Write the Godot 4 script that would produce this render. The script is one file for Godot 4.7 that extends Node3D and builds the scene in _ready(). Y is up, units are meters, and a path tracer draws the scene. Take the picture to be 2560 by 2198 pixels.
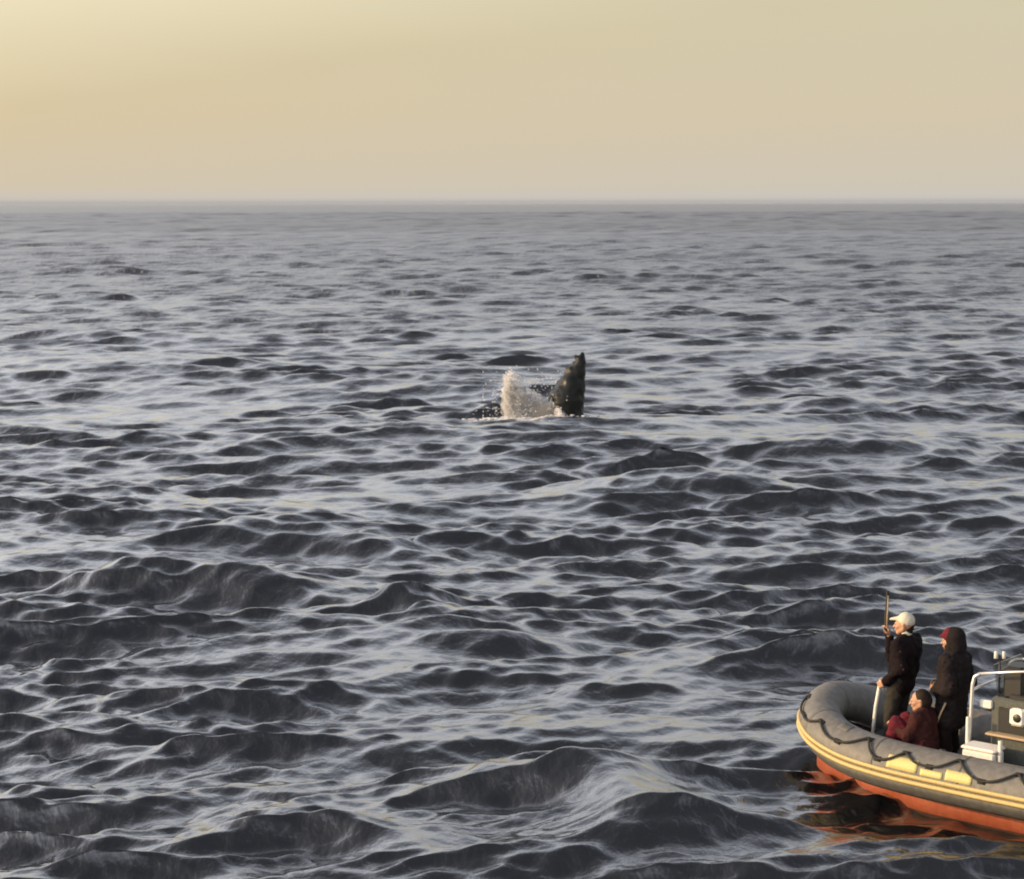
extends Node3D
# A whale beside its own splash on a choppy grey sea in low warm light, an inflatable boat with three people at the right.

const EYE := Vector3(0.0, 7.4, 0.0)
const WAVES := 130

var wave_k := PackedFloat32Array()
var wave_x := PackedFloat32Array()
var wave_z := PackedFloat32Array()
var wave_a := PackedFloat32Array()
var wave_p := PackedFloat32Array()
var wave_l := PackedFloat32Array()
var ridges: Array[PackedFloat32Array] = []
var sea_angles := PackedFloat32Array()
var sea_radii := PackedFloat32Array()
var sea_rows: Array = []
var sea_level := 0.0
var gusts := FastNoiseLite.new()
var sea_normals: Array = []


func _ready() -> void:
	# ---- camera
	var cam := Camera3D.new()
	cam.name = "camera"
	cam.position = EYE
	cam.rotation_degrees = Vector3(-6.82, 0.0, -0.10)
	cam.fov = 25.06
	cam.near = 0.5
	cam.far = 30000.0
	cam.current = true
	# focused a little in front of the boat, as the soft photograph is
	var lens := CameraAttributesPhysical.new()
	lens.frustum_focal_length = 12.0 / tan(deg_to_rad(25.06 * 0.5))
	lens.frustum_focus_distance = 8.0
	lens.frustum_near = 0.5
	lens.frustum_far = 30000.0
	lens.exposure_aperture = 7.0
	cam.attributes = lens
	add_child(cam)
	# ---- sky, exposure, haze
	var env := Environment.new()
	env.background_mode = Environment.BG_SKY
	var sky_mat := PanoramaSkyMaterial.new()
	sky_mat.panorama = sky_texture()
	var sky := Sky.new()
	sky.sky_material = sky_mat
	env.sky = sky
	env.background_energy_multiplier = 1.0
	env.tonemap_mode = Environment.TONE_MAPPER_LINEAR
	env.tonemap_exposure = 1.0
	env.sdfgi_enabled = true
	env.ssao_enabled = true
	env.ssil_enabled = true
	env.volumetric_fog_enabled = true
	env.volumetric_fog_density = 0.0
	env.fog_enabled = true
	env.fog_density = 0.00002
	env.fog_light_color = Color(0.68, 0.70, 0.74)
	var we := WorldEnvironment.new()
	we.name = "environment"
	we.environment = env
	add_child(we)
	# ---- low sun from the left
	var sun := DirectionalLight3D.new()
	sun.name = "sun"
	sun.light_energy = 1.6
	sun.light_color = Color(1.0, 0.83, 0.58)
	sun.light_angular_distance = 0.5
	sun.shadow_enabled = true
	add_child(sun)
	sun.look_at_from_position(SUN_FROM, Vector3.ZERO)
	# ---- the sea
	make_waves()
	var level := 0.0
	for p in [[0.6, 0.8], [2.0, 0.9], [3.5, 0.9], [3.5, -0.9], [1.5, -0.9]]:
		var q := boat_point(p[0], 0.0, p[1])
		level += sea_height(q.x, q.z) / 5.0
	sea_level = level
	print("level ", sea_level, " whale ", sea_height(1.9, -68.2))
	make_sea()
	# ---- things
	make_materials()
	make_whale()
	make_splash()
	make_boat()
	make_bench()
	make_person_pointing()
	make_person_hooded()
	make_person_seated()


# direction towards the sun: left of the frame, a little ahead of the camera, low
const SUN_FROM := Vector3(-0.95, 0.28, 0.06)


func sky_texture() -> ImageTexture:
	# warm and dim at the horizon, paler higher up with a bright band added for the water, bluish overhead, brighter round the sun
	var w := 512
	var h := 1024
	var im := Image.create(w, h, false, Image.FORMAT_RGBF)
	var sun := SUN_FROM.normalized()
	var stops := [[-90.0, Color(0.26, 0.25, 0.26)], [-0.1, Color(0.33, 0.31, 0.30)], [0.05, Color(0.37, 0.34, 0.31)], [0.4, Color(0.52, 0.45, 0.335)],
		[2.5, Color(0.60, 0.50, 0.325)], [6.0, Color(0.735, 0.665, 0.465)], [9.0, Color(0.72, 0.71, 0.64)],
		[15.0, Color(0.87, 0.89, 0.93)], [25.0, Color(1.0, 1.05, 1.16)], [38.0, Color(0.56, 0.60, 0.71)], [58.0, Color(0.19, 0.20, 0.24)], [90.0, Color(0.13, 0.14, 0.17)]]  # bright band above the view, added to lift the water highlights
	# faint uneven haze, drawn out along the horizon
	var veil := FastNoiseLite.new()
	veil.seed = 31
	veil.frequency = 1.0
	veil.fractal_octaves = 4
	for y in h:
		var el := 90.0 - (y + 0.5) / h * 180.0
		var c := Color.BLACK
		for k in stops.size() - 1:
			var lo: float = stops[k][0]
			var hi: float = stops[k + 1][0]
			if el >= lo and el <= hi:
				var t := (el - lo) / (hi - lo)
				var ca: Color = stops[k][1]
				var cb: Color = stops[k + 1][1]
				c = ca.lerp(cb, t)
		var ce := cos(deg_to_rad(el))
		var se := sin(deg_to_rad(el))
		for x in w:
			var az := (x + 0.5) / w * TAU
			# the first column of a panorama is -z
			var d := Vector3(sin(az) * ce, se, -cos(az) * ce)
			var near := maxf(0.0, d.dot(sun))
			var glow := 2.6 * pow(0.5 + 0.5 * d.dot(sun), 4.0) + 0.5 * pow(near, 24.0)
			if el < 0.0:
				glow = 0.0
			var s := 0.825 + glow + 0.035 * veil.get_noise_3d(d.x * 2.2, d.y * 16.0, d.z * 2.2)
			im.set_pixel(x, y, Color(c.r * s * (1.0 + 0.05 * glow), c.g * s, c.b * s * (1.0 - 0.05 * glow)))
	return ImageTexture.create_from_image(im)


# ------------------------------------------------------------------ sea
func make_waves() -> void:
	gusts.seed = 8
	gusts.frequency = 0.055
	gusts.fractal_octaves = 3
	var rng := RandomNumberGenerator.new()
	rng.seed = 20417
	for i in WAVES:
		var f := (i + rng.randf()) / WAVES
		var l := 0.22 * pow(9.0 / 0.22, f)
		var dir := deg_to_rad(82.0) + rng.randfn(0.0, lerpf(0.40, 0.32, f))
		var k := TAU / l
		var steep := 0.062
		if l > 1.8:
			steep *= pow(1.8 / l, 1.15)
		if l < 0.9:
			steep *= 1.1 * pow(minf(l / 0.45, 1.0), 0.5)
		wave_k.append(k)
		wave_x.append(cos(dir))
		wave_z.append(sin(dir))
		wave_a.append(steep / k)
		wave_p.append(rng.randf() * TAU)
		wave_l.append(l)
	# a low old swell under the chop
	for i in 14:
		var l := rng.randf_range(11.0, 34.0)
		var dir := deg_to_rad(96.0) + rng.randfn(0.0, 0.3)
		wave_k.append(TAU / l)
		wave_x.append(cos(dir))
		wave_z.append(sin(dir))
		wave_a.append(0.014 * l / TAU)
		wave_p.append(rng.randf() * TAU)
		wave_l.append(l)
	# the larger crests the photograph shows: from x, z to x, z, height, front width, back width
	for r in [[-0.8, -24.7, 2.3, -22.5, 0.52, 0.75, 1.5], [-8.4, -38.3, -4.4, -37.2, 0.50, 0.8, 1.8], [-4.4, -37.8, -1.0, -34.2, 0.34, 0.6, 1.5],
			[0.7, -51.5, 7.6, -50.6, 0.66, 1.3, 2.2], [2.6, -31.0, 9.5, -32.6, 0.42, 0.9, 1.8], [-3.6, -22.1, -0.9, -22.5, 0.22, 0.5, 0.9],
			[-4.6, -31.4, 1.0, -33.2, 0.26, 0.7, 1.4], [-7.6, -44.5, -1.8, -42.9, 0.34, 0.9, 1.8], [-9.0, -80.0, 4.0, -78.0, 0.4, 1.4, 2.6], [9.0, -74.0, 16.0, -72.0, 0.45, 1.3, 2.6], [7.5, -57.5, 14.0, -58.5, 0.4, 1.1, 2.2], [-28.0, -112.0, -14.0, -109.0, 0.6, 2.0, 3.5]]:
		ridges.append(PackedFloat32Array(r))


func sea_point(x: float, z: float, gap: float) -> Vector3:
	# the hull lies in the water and flattens the chop against itself
	var calm := 1.0
	var lee := 1.0
	if absf(x - 6.0) < 8.0 and absf(z + 23.0) < 8.0:
		var q := to_boat(Vector3(x, 0.0, z))
		var off := Vector2(q.x - clampf(q.x, 0.6, 6.0), q.z).length()
		lee = smoothstep(0.9, 3.2, off)
		calm = lerpf(0.8, 1.0, lee)
	var px := x
	var py := 0.0
	var pz := z
	# rougher water further out
	var far := Vector2(x, z).length()
	# gusty and calmer patches
	var gust := clampf(0.98 + 1.2 * gusts.get_noise_2d(x, z * 1.6), 0.62, 1.4)
	gust = lerpf(1.25, gust, lee)
	calm *= lerpf(1.0, 1.9, smoothstep(60.0, 400.0, far)) + 1.4 * smoothstep(350.0, 1400.0, far)
	for i in wave_l.size():
		var l := wave_l[i]
		var keep := l / gap
		if keep < 2.2:
			continue
		var a := wave_a[i] * calm * (gust if l < 2.6 else 1.0) * clampf((keep - 2.2) * 0.6, 0.0, 1.0)
		var ph := wave_k[i] * (wave_x[i] * x + wave_z[i] * z) + wave_p[i]
		py += a * cos(ph)
		var s := (0.72 if l > 1.2 else 0.5) * a * sin(ph)
		px -= wave_x[i] * s
		pz -= wave_z[i] * s
	for r in ridges:
		var ax := r[0]
		var az := r[1]
		var dx := r[2] - ax
		var dz := r[3] - az
		var n := sqrt(dx * dx + dz * dz)
		dx /= n
		dz /= n
		var u := ((px - ax) * dx + (pz - az) * dz) / n * 2.0 - 1.0
		if absf(u) > 2.5:
			continue
		var v := -(px - ax) * dz + (pz - az) * dx + 0.35 * sin(u * 3.1 + r[4] * 40.0)
		var wv := r[5] if v > 0.0 else r[6]
		if absf(v) > 5.0 * wv:
			continue
		py += calm * r[4] * exp(-pow(absf(u), 3.0) * 0.9) * exp(-pow(absf(v) / wv, 1.7))
	return Vector3(px, py - sea_level, pz)


func sea_height(x: float, z: float) -> float:
	return sea_point(x, z, 0.05).y


func sea_row(j: int) -> void:
	var r := sea_radii[j]
	var gap := (sea_radii[j + 1] - r) if j + 1 < sea_radii.size() - 1 else sea_radii[maxi(j, 1)] - sea_radii[maxi(j, 1) - 1]
	if j > 0:
		gap = maxf(gap, r - sea_radii[j - 1])
	var out := PackedVector3Array()
	var n := sea_angles.size()
	out.resize(n)
	for i in n:
		var a := sea_angles[i]
		var step := absf(sea_angles[(i + 1) % n] - a)
		if step > 1.0:
			step = 0.1
		out[i] = sea_point(r * sin(a), -r * cos(a), maxf(gap, minf(step, 0.1) * r))
	sea_rows[j] = out


func sea_normal_row(j: int) -> void:
	var n := sea_angles.size()
	var here: PackedVector3Array = sea_rows[j]
	var before: PackedVector3Array = sea_rows[maxi(j - 1, 0)]
	var after: PackedVector3Array = sea_rows[mini(j + 1, sea_rows.size() - 1)]
	var out := PackedVector3Array()
	out.resize(n)
	for i in n:
		var across := here[(i + 1) % n] - here[(i + n - 1) % n]
		var away := after[i] - before[i]
		var nn := across.cross(away)
		if nn.y < 0.0:
			nn = -nn
		out[i] = nn.normalized()
	sea_normals[j] = out


func make_sea() -> void:
	# one sheet of two surfaces: fine rows near, wider ones far out
	var mesh := ArrayMesh.new()
	var fine := ripple_texture(0.022, 7.0)
	var broad := ripple_texture(0.030, 13.0)
	# the chop too small for the wider rows further out is left to the roughness
	var steps := [[0.6, 55.0, 560.0, 0.15], [55.0, 80.0, 520.0, 0.19], [80.0, 115.0, 480.0, 0.24], [115.0, 165.0, 440.0, 0.30], [165.0, 240.0, 400.0, 0.37], [240.0, 350.0, 360.0, 0.40], [350.0, 520.0, 330.0, 0.42], [520.0, 16000.0, 330.0, 0.48]]
	for k in steps.size():
		var q: Array = steps[k]
		sea_ring(mesh, q[0], q[1], q[2])
		var near := k < 3
		mesh.surface_set_material(k, water_material([3.2, 5.0, 8.0][k] if near else 14.0, [0.42, 0.5, 0.6][k] if near else 0.75 + 0.24 * (k - 3), q[3], fine if near else broad))
	var o := MeshInstance3D.new()
	o.name = "sea_water"
	o.mesh = mesh
	add_child(o)
	o.set_meta("kind", "structure")


func water_material(tile: float, strength: float, rough: float, ripples: ImageTexture) -> StandardMaterial3D:
	var m := StandardMaterial3D.new()
	m.albedo_color = Color(0.07, 0.08, 0.09)
	m.roughness = rough
	m.metallic_specular = 0.7
	m.clearcoat_enabled = true
	m.clearcoat = 1.0
	m.clearcoat_roughness = rough
	m.normal_enabled = true
	m.normal_texture = ripples
	m.normal_scale = strength
	m.uv1_scale = Vector3(1.0 / tile, 1.0 / tile, 1.0)
	return m


func sea_ring(mesh: ArrayMesh, from: float, to: float, columns: float) -> void:
	sea_angles.clear()
	sea_radii.clear()
	sea_rows.clear()
	sea_normals.clear()
	var a := -0.30
	var step := 0.6 / columns
	while a < 0.3001:
		sea_angles.append(a)
		a += step
	while a < TAU - 0.301:
		sea_angles.append(a)
		step = minf(step * 1.25, 0.09)
		a += step
	var r := from * 0.992 if from > 1.0 else from
	while r < to:
		sea_radii.append(r)
		var d := r * 0.0028
		if r < 16.5:
			d = maxf(0.06, (16.5 - r) * 0.12)
		elif r > 1500.0:
			d = 2.6 + (r - 1500.0) * 0.04
		elif r > 500.0:
			d = 1.4 + (r - 500.0) * 0.0012
		r += d
	sea_radii.append(to)
	sea_rows.resize(sea_radii.size())
	sea_normals.resize(sea_radii.size())
	var t0 := Time.get_ticks_msec()
	var task := WorkerThreadPool.add_group_task(sea_row, sea_radii.size())
	WorkerThreadPool.wait_for_group_task_completion(task)
	task = WorkerThreadPool.add_group_task(sea_normal_row, sea_radii.size())
	WorkerThreadPool.wait_for_group_task_completion(task)
	var n := sea_angles.size()
	var rows := sea_radii.size()
	var verts := PackedVector3Array()
	var norms := PackedVector3Array()
	for j in rows:
		verts.append_array(sea_rows[j])
		norms.append_array(sea_normals[j])
	var uvs := PackedVector2Array()
	uvs.resize(verts.size())
	for i in verts.size():
		uvs[i] = Vector2(verts[i].x, verts[i].z)
	var idx := PackedInt32Array()
	idx.resize((rows - 1) * n * 6)
	var q := 0
	for j in rows - 1:
		for i in n:
			var i2 := (i + 1) % n
			var p0 := j * n + i
			var p1 := j * n + i2
			idx[q] = p0
			idx[q + 1] = p0 + n
			idx[q + 2] = p1 + n
			idx[q + 3] = p0
			idx[q + 4] = p1 + n
			idx[q + 5] = p1
			q += 6
	print("sea: ", idx.size() / 3, " triangles, ", rows, " rows, ", n, " columns, ms ", Time.get_ticks_msec() - t0)
	var arr := []
	arr.resize(Mesh.ARRAY_MAX)
	arr[Mesh.ARRAY_VERTEX] = verts
	arr[Mesh.ARRAY_NORMAL] = norms
	arr[Mesh.ARRAY_TEX_UV] = uvs
	arr[Mesh.ARRAY_INDEX] = idx
	mesh.add_surface_from_arrays(Mesh.PRIMITIVE_TRIANGLES, arr)


func ripple_texture(frequency: float, steep: float) -> ImageTexture:
	# fine wind ripples, stretched along the crests, tiling
	var n := FastNoiseLite.new()
	n.seed = 7
	n.noise_type = FastNoiseLite.TYPE_SIMPLEX_SMOOTH
	n.fractal_type = FastNoiseLite.FRACTAL_FBM
	n.fractal_octaves = 4
	n.frequency = frequency
	var im := n.get_seamless_image(512, 512)
	im.convert(Image.FORMAT_RGBA8)
	im.bump_map_to_normal_map(steep)
	return ImageTexture.create_from_image(im)


# ------------------------------------------------------------------ helpers
const BOAT_AT := Vector3(4.05, 0.0, -25.25)
const BOAT_TURN := -0.698
var mats := {}
var taken := {}


func to_boat(p: Vector3) -> Vector3:
	return (p - BOAT_AT).rotated(Vector3.UP, -BOAT_TURN)


func boat_point(x: float, y: float, z: float) -> Vector3:
	return BOAT_AT + Vector3(x, y, z).rotated(Vector3.UP, BOAT_TURN)


func numbered(called: String) -> String:
	var n: int = taken.get(called, 0)
	taken[called] = n + 1
	return called if n == 0 else "%s_%03d" % [called, n]


func thing(called: String, label: String, category: String, at: Vector3, turn := 0.0) -> Node3D:
	var o := Node3D.new()
	o.name = numbered(called)
	add_child(o)
	o.position = at
	o.rotation.y = turn
	o.set_meta("label", label)
	o.set_meta("category", category)
	return o


func part(called: String, mesh: Mesh, m: Material, parent: Node) -> MeshInstance3D:
	var o := MeshInstance3D.new()
	o.name = called
	o.mesh = mesh
	o.material_override = m
	parent.add_child(o, true)
	return o


func noise_texture(dark: Color, light: Color, frequency: float, seed_number: int) -> ImageTexture:
	var n := FastNoiseLite.new()
	n.seed = seed_number
	n.fractal_type = FastNoiseLite.FRACTAL_FBM
	n.fractal_octaves = 5
	n.frequency = frequency
	var im := n.get_seamless_image(256, 256)
	im.convert(Image.FORMAT_RGB8)
	for y in 256:
		for x in 256:
			im.set_pixel(x, y, dark.lerp(light, im.get_pixel(x, y).r))
	return ImageTexture.create_from_image(im)


func mat(called: String, dark: Color, light: Color, rough: float, frequency := 0.03, tile := 2.0, spec := 0.5) -> StandardMaterial3D:
	# colours are given as linear values
	var m := StandardMaterial3D.new()
	m.resource_name = called
	m.albedo_texture = noise_texture(dark.linear_to_srgb(), light.linear_to_srgb(), frequency, mats.size() + 3)
	m.uv1_triplanar = true
	m.uv1_scale = Vector3.ONE * tile
	m.roughness = rough
	m.metallic_specular = spec
	mats[called] = m
	return m


func make_materials() -> void:
	mat("whale_skin", Color(0.004, 0.005, 0.005), Color(0.013, 0.015, 0.012), 0.36, 0.03, 0.8, 0.35)
	mat("tube_fabric", Color(0.088, 0.087, 0.084), Color(0.185, 0.182, 0.172), 0.6, 0.03, 1.1)
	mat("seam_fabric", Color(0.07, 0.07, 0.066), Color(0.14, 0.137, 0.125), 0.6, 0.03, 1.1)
	mat("yellow_rubber", Color(0.42, 0.32, 0.13), Color(0.55, 0.44, 0.20), 0.5, 0.05, 2.0)
	mat("yellow_fabric", Color(0.48, 0.42, 0.16), Color(0.60, 0.54, 0.23), 0.6, 0.05, 3.0)
	mat("red_hull", Color(0.27, 0.06, 0.028), Color(0.39, 0.12, 0.065), 0.45, 0.03, 1.5)
	mat("hull_bottom", Color(0.035, 0.016, 0.012), Color(0.07, 0.030, 0.022), 0.55, 0.03, 1.5)
	mat("deck_grey", Color(0.06, 0.06, 0.065), Color(0.11, 0.11, 0.11), 0.7, 0.06, 2.0)
	mat("rope_black", Color(0.012, 0.012, 0.010), Color(0.03, 0.03, 0.026), 0.8, 0.1, 6.0)
	mat("white_paint", Color(0.66, 0.63, 0.58), Color(0.78, 0.76, 0.72), 0.4, 0.04, 2.0)
	mat("console_green", Color(0.055, 0.062, 0.055), Color(0.10, 0.108, 0.098), 0.5, 0.04, 2.0)
	mat("black_vinyl", Color(0.010, 0.010, 0.009), Color(0.025, 0.025, 0.022), 0.45, 0.05, 3.0)
	mat("skin", Color(0.36, 0.20, 0.13), Color(0.44, 0.26, 0.17), 0.55, 0.05, 4.0)
	mat("jacket_black", Color(0.005, 0.003, 0.004), Color(0.013, 0.008, 0.010), 0.9, 0.06, 3.0, 0.25)
	mat("trousers_olive", Color(0.022, 0.021, 0.018), Color(0.045, 0.042, 0.036), 0.9, 0.06, 3.0, 0.25)
	mat("coat_dark", Color(0.010, 0.008, 0.009), Color(0.026, 0.020, 0.021), 0.9, 0.04, 2.0, 0.25)
	mat("trousers_dark", Color(0.008, 0.005, 0.005), Color(0.02, 0.013, 0.012), 0.9, 0.06, 3.0, 0.25)
	mat("dark_red_cloth", Color(0.075, 0.010, 0.017), Color(0.14, 0.022, 0.034), 0.9, 0.05, 3.0, 0.25)
	mat("red_brown_cloth", Color(0.030, 0.010, 0.010), Color(0.060, 0.022, 0.020), 0.9, 0.05, 3.0, 0.25)
	mat("cap_pale", Color(0.48, 0.45, 0.36), Color(0.62, 0.60, 0.50), 0.8, 0.06, 4.0)
	mat("hair_brown", Color(0.014, 0.009, 0.006), Color(0.030, 0.018, 0.012), 0.7, 0.12, 6.0, 0.3)
	mat("boots", Color(0.015, 0.014, 0.013), Color(0.03, 0.028, 0.026), 0.7, 0.06, 4.0)
	mat("tan_wood", Color(0.36, 0.26, 0.16), Color(0.48, 0.36, 0.23), 0.6, 0.06, 4.0)
	var steel := mat("steel", Color(0.72, 0.72, 0.70), Color(0.82, 0.82, 0.80), 0.3, 0.04, 3.0)
	steel.metallic = 0.6
	var spray := mat("spray_water", Color(0.93, 0.93, 0.93), Color(0.97, 0.97, 0.97), 0.7)
	spray.backlight_enabled = true
	spray.backlight = Color(0.95, 0.95, 0.95)
	var glass := StandardMaterial3D.new()
	glass.transparency = BaseMaterial3D.TRANSPARENCY_ALPHA
	glass.albedo_color = Color(0.10, 0.14, 0.12, 0.35)
	glass.roughness = 0.08
	mats["tinted_glass"] = glass


func grid(st: SurfaceTool, rings: Array, closed: bool, caps: bool) -> void:
	# rings of equally many points, joined by quads; turned outwards whichever way they were given
	var r0: PackedVector3Array = rings[0]
	var n := r0.size()
	var mid := Vector3.ZERO
	for p in r0:
		mid += p / n
	var r1: PackedVector3Array = rings[1]
	var sum := 0.0
	for j in (n if closed else n - 1):
		var a := r0[j]
		var nn := (r1[j] - a).cross(r0[(j + 1) % n] - a)
		sum += nn.dot((a + r0[(j + 1) % n]) * 0.5 - mid)
	var flip := sum < 0.0
	for i in rings.size() - 1:
		var p: PackedVector3Array = rings[i]
		var q: PackedVector3Array = rings[i + 1]
		for j in (n if closed else n - 1):
			var k := (j + 1) % n
			if flip:
				tri(st, p[j], q[k], p[k])
				tri(st, p[j], q[j], q[k])
			else:
				tri(st, p[j], p[k], q[k])
				tri(st, p[j], q[k], q[j])
	if caps:
		for e in 2:
			var r: PackedVector3Array = rings[0] if e == 0 else rings[rings.size() - 1]
			var c := Vector3.ZERO
			for p in r:
				c += p / n
			for j in n:
				if (e == 0) == flip:
					tri(st, c, r[j], r[(j + 1) % n])
				else:
					tri(st, c, r[(j + 1) % n], r[j])


func tri(st: SurfaceTool, a: Vector3, b: Vector3, c: Vector3) -> void:
	st.add_vertex(a)
	st.add_vertex(b)
	st.add_vertex(c)


func begin(smooth := true) -> SurfaceTool:
	var st := SurfaceTool.new()
	st.begin(Mesh.PRIMITIVE_TRIANGLES)
	st.set_smooth_group(0 if smooth else 4294967295)
	return st


func finish(st: SurfaceTool) -> ArrayMesh:
	st.generate_normals()
	return st.commit()


func tube_along(points: PackedVector3Array, r0: float, r1 := -1.0, sides := 10) -> ArrayMesh:
	var st := begin()
	add_tube(st, points, r0, r0 if r1 < 0.0 else r1, sides)
	return finish(st)


func add_tube(st: SurfaceTool, points: PackedVector3Array, r0: float, r1: float, sides := 10) -> void:
	var rings := []
	var side := Vector3.ZERO
	for i in points.size():
		var d := (points[mini(i + 1, points.size() - 1)] - points[maxi(i - 1, 0)]).normalized()
		if side == Vector3.ZERO:
			side = d.cross(Vector3.UP if absf(d.y) < 0.9 else Vector3.RIGHT).normalized()
		side = (side - d * side.dot(d)).normalized()
		var up := side.cross(d)
		var r := lerpf(r0, r1, float(i) / (points.size() - 1))
		var ring := PackedVector3Array()
		for j in sides:
			var a := TAU * j / sides
			ring.append(points[i] + side * cos(a) * r + up * sin(a) * r)
		rings.append(ring)
	grid(st, rings, true, true)


func rounded_box(size: Vector3, at: Vector3, bevel: float, tilt := 0.0) -> ArrayMesh:
	# chamfered block, standing on its middle; tilt turns it about z
	var st := begin(false)
	add_box(st, size, at, bevel, tilt)
	return finish(st)


func add_box(st: SurfaceTool, size: Vector3, at: Vector3, bevel: float, tilt := 0.0) -> void:
	var h := size * 0.5
	var rings := []
	for lv in [[-h.y, bevel], [-h.y + bevel, 0.0], [h.y - bevel, 0.0], [h.y, bevel]]:
		var y: float = lv[0]
		var b: float = lv[1]
		var x := h.x - b
		var z := h.z - b
		var c := bevel
		var ring := PackedVector3Array()
		for p in [Vector2(x, z - c), Vector2(x - c, z), Vector2(-x + c, z), Vector2(-x, z - c), Vector2(-x, -z + c), Vector2(-x + c, -z), Vector2(x - c, -z), Vector2(x, -z + c)]:
			ring.append(Vector3(p.x, y, p.y).rotated(Vector3.BACK, tilt) + at)
		rings.append(ring)
	grid(st, rings, true, true)


# a skin over tapered bones [from, to, radius, radius], joined by a smooth minimum and meshed as surface nets
func blob(st: SurfaceTool, bones: Array, cell: float, k: float, wobble := 0.0, often := 9.0) -> void:
	var lo := Vector3.INF
	var hi := -Vector3.INF
	for b in bones:
		var r := maxf(b[2], b[3]) + cell * 3.0 + wobble
		lo = lo.min(b[0] - Vector3.ONE * r).min(b[1] - Vector3.ONE * r)
		hi = hi.max(b[0] + Vector3.ONE * r).max(b[1] + Vector3.ONE * r)
	var nx := int((hi.x - lo.x) / cell) + 2
	var ny := int((hi.y - lo.y) / cell) + 2
	var nz := int((hi.z - lo.z) / cell) + 2
	var sy := nx
	var sz := nx * ny
	var f := PackedFloat32Array()
	f.resize(nx * ny * nz)
	f.fill(1.0)
	for b in bones:
		var pa: Vector3 = b[0]
		var d: Vector3 = b[1] - pa
		var dd := maxf(d.length_squared(), 1e-9)
		var ra: float = b[2]
		var rb: float = b[3]
		var reach := maxf(ra, rb) + k + cell * 2.0 + wobble
		var b0 := pa.min(b[1]) - Vector3.ONE * reach - lo
		var b1 := pa.max(b[1]) + Vector3.ONE * reach - lo
		for z in range(maxi(0, int(b0.z / cell)), mini(nz, int(b1.z / cell) + 2)):
			for y in range(maxi(0, int(b0.y / cell)), mini(ny, int(b1.y / cell) + 2)):
				var i0 := z * sz + y * sy
				for x in range(maxi(0, int(b0.x / cell)), mini(nx, int(b1.x / cell) + 2)):
					var p := lo + Vector3(x, y, z) * cell - pa
					var t := clampf(p.dot(d) / dd, 0.0, 1.0)
					var v := (p - d * t).length() - ra - (rb - ra) * t
					var o := f[i0 + x]
					var m := maxf(k - absf(v - o), 0.0) / k
					f[i0 + x] = minf(v, o) - m * m * k * 0.25
	if wobble > 0.0:
		var noise := FastNoiseLite.new()
		noise.seed = 11
		noise.frequency = often
		for z in nz:
			for y in ny:
				for x in nx:
					var i := z * sz + y * sy + x
					if absf(f[i]) < wobble + cell * 2.0:
						var p := lo + Vector3(x, y, z) * cell
						f[i] += wobble * noise.get_noise_3d(p.x, p.y, p.z)
	var spots := {}
	var offs := [0, 1, sy, sy + 1, sz, sz + 1, sz + sy, sz + sy + 1]
	var corner := [Vector3(0, 0, 0), Vector3(1, 0, 0), Vector3(0, 1, 0), Vector3(1, 1, 0), Vector3(0, 0, 1), Vector3(1, 0, 1), Vector3(0, 1, 1), Vector3(1, 1, 1)]
	var edges := [[0, 1], [2, 3], [4, 5], [6, 7], [0, 2], [1, 3], [4, 6], [5, 7], [0, 4], [1, 5], [2, 6], [3, 7]]
	for z in nz - 1:
		for y in ny - 1:
			for x in nx - 1:
				var i := z * sz + y * sy + x
				if absf(f[i]) > cell * 2.0:
					continue
				var inside := 0
				for c in 8:
					if f[i + offs[c]] < 0.0:
						inside += 1
				if inside == 0 or inside == 8:
					continue
				var sum := Vector3.ZERO
				var n := 0
				for e in edges:
					var fa := f[i + offs[e[0]]]
					var fb := f[i + offs[e[1]]]
					if (fa < 0.0) != (fb < 0.0):
						sum += corner[e[0]].lerp(corner[e[1]], fa / (fa - fb))
						n += 1
				spots[i] = lo + (Vector3(x, y, z) + sum / n) * cell
	for i in spots:
		for axis in 3:
			var step: int = [1, sy, sz][axis]
			var u: int = [sy, sz, 1][axis]
			var v: int = [sz, 1, sy][axis]
			var here := f[i] < 0.0
			if here == (f[i + step] < 0.0):
				continue
			if not (spots.has(i - u) and spots.has(i - v) and spots.has(i - u - v)):
				continue
			if here:
				tri(st, spots[i], spots[i - u - v], spots[i - u])
				tri(st, spots[i], spots[i - v], spots[i - u - v])
			else:
				tri(st, spots[i], spots[i - u], spots[i - u - v])
				tri(st, spots[i], spots[i - u - v], spots[i - v])


func blob_mesh(bones: Array, cell: float, k: float, wobble := 0.0, often := 9.0) -> ArrayMesh:
	var st := begin()
	blob(st, bones, cell, k, wobble, often)
	return finish(st)


func bone(ax: float, ay: float, az: float, bx: float, by: float, bz: float, ra: float, rb: float) -> Array:
	return [Vector3(ax, ay, az), Vector3(bx, by, bz), ra, rb]


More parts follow.
